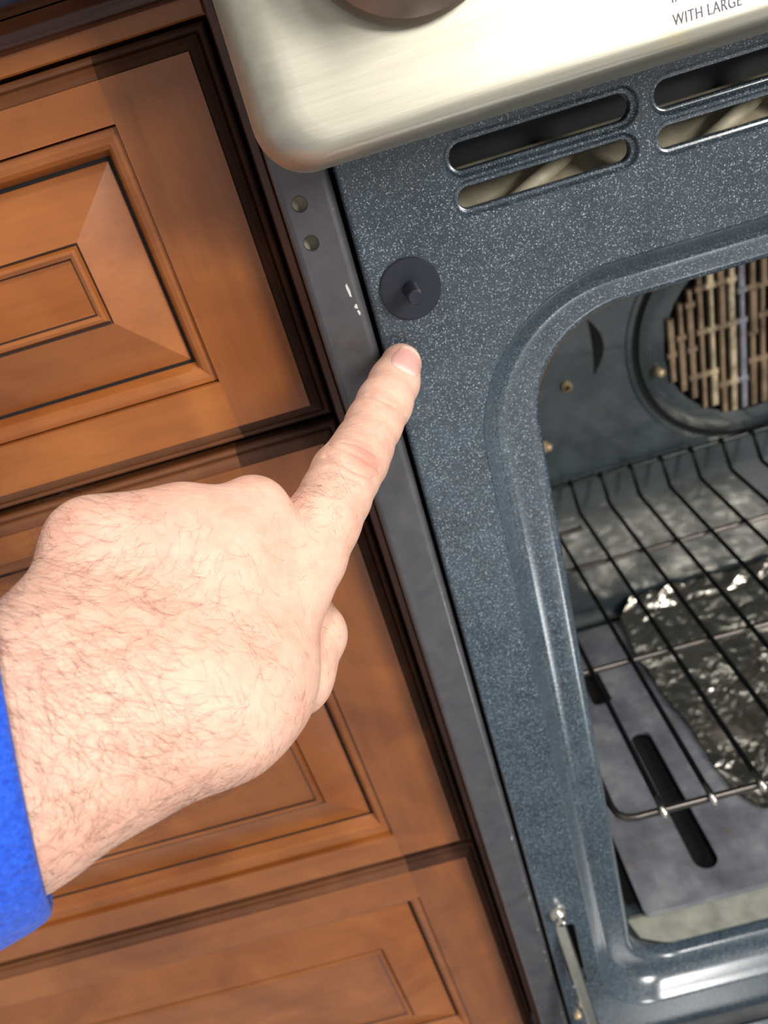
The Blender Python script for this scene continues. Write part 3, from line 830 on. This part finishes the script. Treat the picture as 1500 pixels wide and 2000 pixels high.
# fingernail
ax = np.array((10.5, 19.5, 6.5)); ax /= np.linalg.norm(ax)
ac = np.cross(ax, VD); ac /= np.linalg.norm(ac); up_ = np.cross(ax, ac); 
if up_ @ VD > 0: up_ = -up_
nc = np.array((-9.0, -18.6, -22.2))
NU, NV = 15, 17
pts = []
for j in range(NV):
    for i in range(NU):
        a = (i/(NU-1)*2-1); c_ = (j/(NV-1)*2-1)
        # square to superellipse
        L = 7.5; Wd = 6.1*(1-0.06*c_)
        x = a*math.sqrt(max(0, 1-0.38*c_*c_)); y = c_*math.sqrt(max(0, 1-0.40*a*a))
        pts.append(nc+ac*x*Wd+ax*y*L+np.array(up_)*14)
pts = np.array(pts)
for _ in range(60): pts = pts-np.array(up_)*np.clip(index_sdf(pts), -2, 2)[:, None]*0.8
nn = grad(index_sdf, pts)
top = pts+nn*0.42
rim = pts-nn*0.5
# slight raised free edge beyond the flesh
for j in range(NV):
    for i in range(NU):
        k = j*NU+i
        if j > NV-3: top[k] += ax*(j-(NV-3))*0.25
        if i in (0, NU-1) or j == 0: top[k] -= nn[k]*0.32
fs = [(j*NU+i, j*NU+i+1, (j+1)*NU+i+1, (j+1)*NU+i) for j in range(NV-1) for i in range(NU-1)]
bd = [i for i in range(NU)]+[j*NU+NU-1 for j in range(1, NV)]+[(NV-1)*NU+i for i in range(NU-2, -1, -1)]+[j*NU for j in range(NV-2, 0, -1)]
off = len(top); allv = np.vstack([top, rim[bd]])
for q in range(len(bd)): fs.append((bd[q], bd[(q+1) % len(bd)], off+(q+1) % len(bd), off+q))
def nail_mat():
    t = NT('glossy_pink_fingernail')
    gx = t.node('VectorMath'); gx.operation = 'DOT_PRODUCT'; t.link(t.tc.outputs['Object'], gx.inputs[0]); gx.inputs[1].default_value = tuple(ax)
    c0 = float((nc-PB) @ ax)*MM
    u = t.math('MULTIPLY', t.math('SUBTRACT', gx.outputs['Value'], c0), 1000.0/14.0)
    u = t.math('ADD', u, 0.5)
    c = t.ramp(u, [(0.0, lin((240, 206, 196))), (0.2, lin((232, 176, 166))), (0.92, lin((234, 172, 160))), (0.98, lin((236, 206, 188)))])
    t.set(Base_Color=c, Roughness=0.26, Coat_Weight=0.2, Subsurface_Weight=0.15, Subsurface_Scale=0.002)
    return t.m
nail = autosmooth(obj('fingernail', allv, fs, nail_mat(), person, True, PB), 60)

# arm hair: fine tapered strands growing out of the skin
hv, hf = [], []
e1 = np.array((0.80, 0.55, 0.02)); e1 -= VD*(e1@VD); e1 /= np.linalg.norm(e1)      # towards the knuckles, across the view
e2 = np.cross(VD, e1)
wr = np.array((-118.0, -150.0, -42.0))
rel = V-wr
s1 = rel@e1; s2 = rel@e2
facing = -(NRM@VD)
wgt = np.clip((facing-0.05)/0.45, 0, 1)
dens = np.interp(s1, [-60, -20, 8, 30, 48, 60, 75], [1.0, 1.0, 0.8, 0.42, 0.10, 0.01, 0.0])
patch = np.exp(-(np.linalg.norm(V-np.array((-50.5, -95, -28)), axis=1)/9.0)**2)*1.3
wgt = wgt*np.maximum(dens, patch)
wgt[(V[:, 0] < -150)] = 0
wgt /= wgt.sum()
NH = 3000
pick = rng.choice(len(V), NH, p=wgt)
ph = rng.uniform(0, 10, 4)
for k in pick:
    p = V[k]; n = NRM[k]
    a0 = -2.35+0.75*math.sin(s1[k]*0.055+ph[0])+0.6*math.sin(s2[k]*0.06+ph[1])+rng.normal(0, 0.5)
    curl = rng.normal(0.08, 0.27)
    ln = rng.uniform(6.5, 15)*(0.55 if patch[k] > 0.2 else 1.0)
    st = 6; q = p-n*0.2; rings = []
    for i in range(st+1):
        a = a0+curl*i
        dr_ = math.cos(a)*e1+math.sin(a)*e2
        dr_ = dr_-n*(dr_@n); dr_ /= np.linalg.norm(dr_)+1e-9
        lift = 0.45*(1-i/st)-0.14*(i/st)
        dr_ = dr_+n*lift
        rad = 0.032*(1-0.75*i/st)
        u = np.cross(dr_, n); u /= np.linalg.norm(u)+1e-9; w = np.cross(dr_, u); w /= np.linalg.norm(w)+1e-9
        o0 = len(hv)
        for t_ in (0, 2.094, 4.189): hv.append(q+rad*(math.cos(t_)*u+math.sin(t_)*w))
        if i:
            for z_ in range(3): hf.append((o0-3+z_, o0-3+(z_+1) % 3, o0+(z_+1) % 3, o0+z_))
        q = q+dr_*ln/st
hair = obj('arm_hair', hv, hf, plain('brown_arm_hair', (84, 54, 44), 0.5), person, True, PB)
hair['kind'] = 'stuff'

# sleeve: fleece tube with a rounded cuff
axs = np.array((-0.885, -0.44, 0.135)); axs /= np.linalg.norm(axs)
c0 = np.array((-134.8, -160.4, -40.5))
sw_ = np.array((0.11, 0.46, 0.88)); sw_ /= np.linalg.norm(sw_)          # across the arm
dp = np.cross(axs, sw_); dp /= np.linalg.norm(dp)
b = MB(); rings = []; NS = 72
def sring(t, ra, rb, wob=0.0, tilt=0.0):
    out = []
    for k in range(NS):
        a = 2*math.pi*k/NS
        q = 1+wob*math.sin(3*a+t*0.04)+wob*0.6*math.sin(5*a-t*0.06)
        out.append(c0+axs*(t+tilt*math.cos(a))+sw_*ra*q*math.cos(a)+dp*rb*q*math.sin(a))
    return out
TL = 0.0
for t, ra, rb in ((16, 38, 22.5), (3, 39.5, 23.5), (0.3, 40.6, 24.6), (-0.6, 42, 26), (0.0, 43.4, 27.4), (1.6, 44.3, 28.2), (5, 44.8, 28.7), (14, 45.0, 29.0), (30, 45.5, 30), (60, 47, 33), (100, 49, 37), (150, 52, 42), (205, 56, 46)):
    rings.append(sring(t, ra, rb, 0.012, TL))
b.loft(rings); b.f.append(tuple((len(rings)-1)*NS+i for i in range(NS))); b.mi.append(0)
def fleece():
    t = NT('royal_blue_fleece')
    n = t.noise(t.mapped((1, 1, 1)), 700, 3, 0.7); n2 = t.noise(t.mapped((1, 1, 1)), 150, 3)
    c = t.ramp(n, [(0.3, lin((20, 66, 188))), (0.7, lin((44, 102, 230)))])
    t.set(Base_Color=c, Roughness=0.95, Sheen_Weight=0.15, Sheen_Roughness=0.4)
    t.bump(t.math('ADD', n, n2), 0.7, 0.0018)
    return t.m
sl = autosmooth(b.build('sleeve', fleece(), person, False, PB), 60)
sl['label'] = 'blue fleece sleeve cuff'
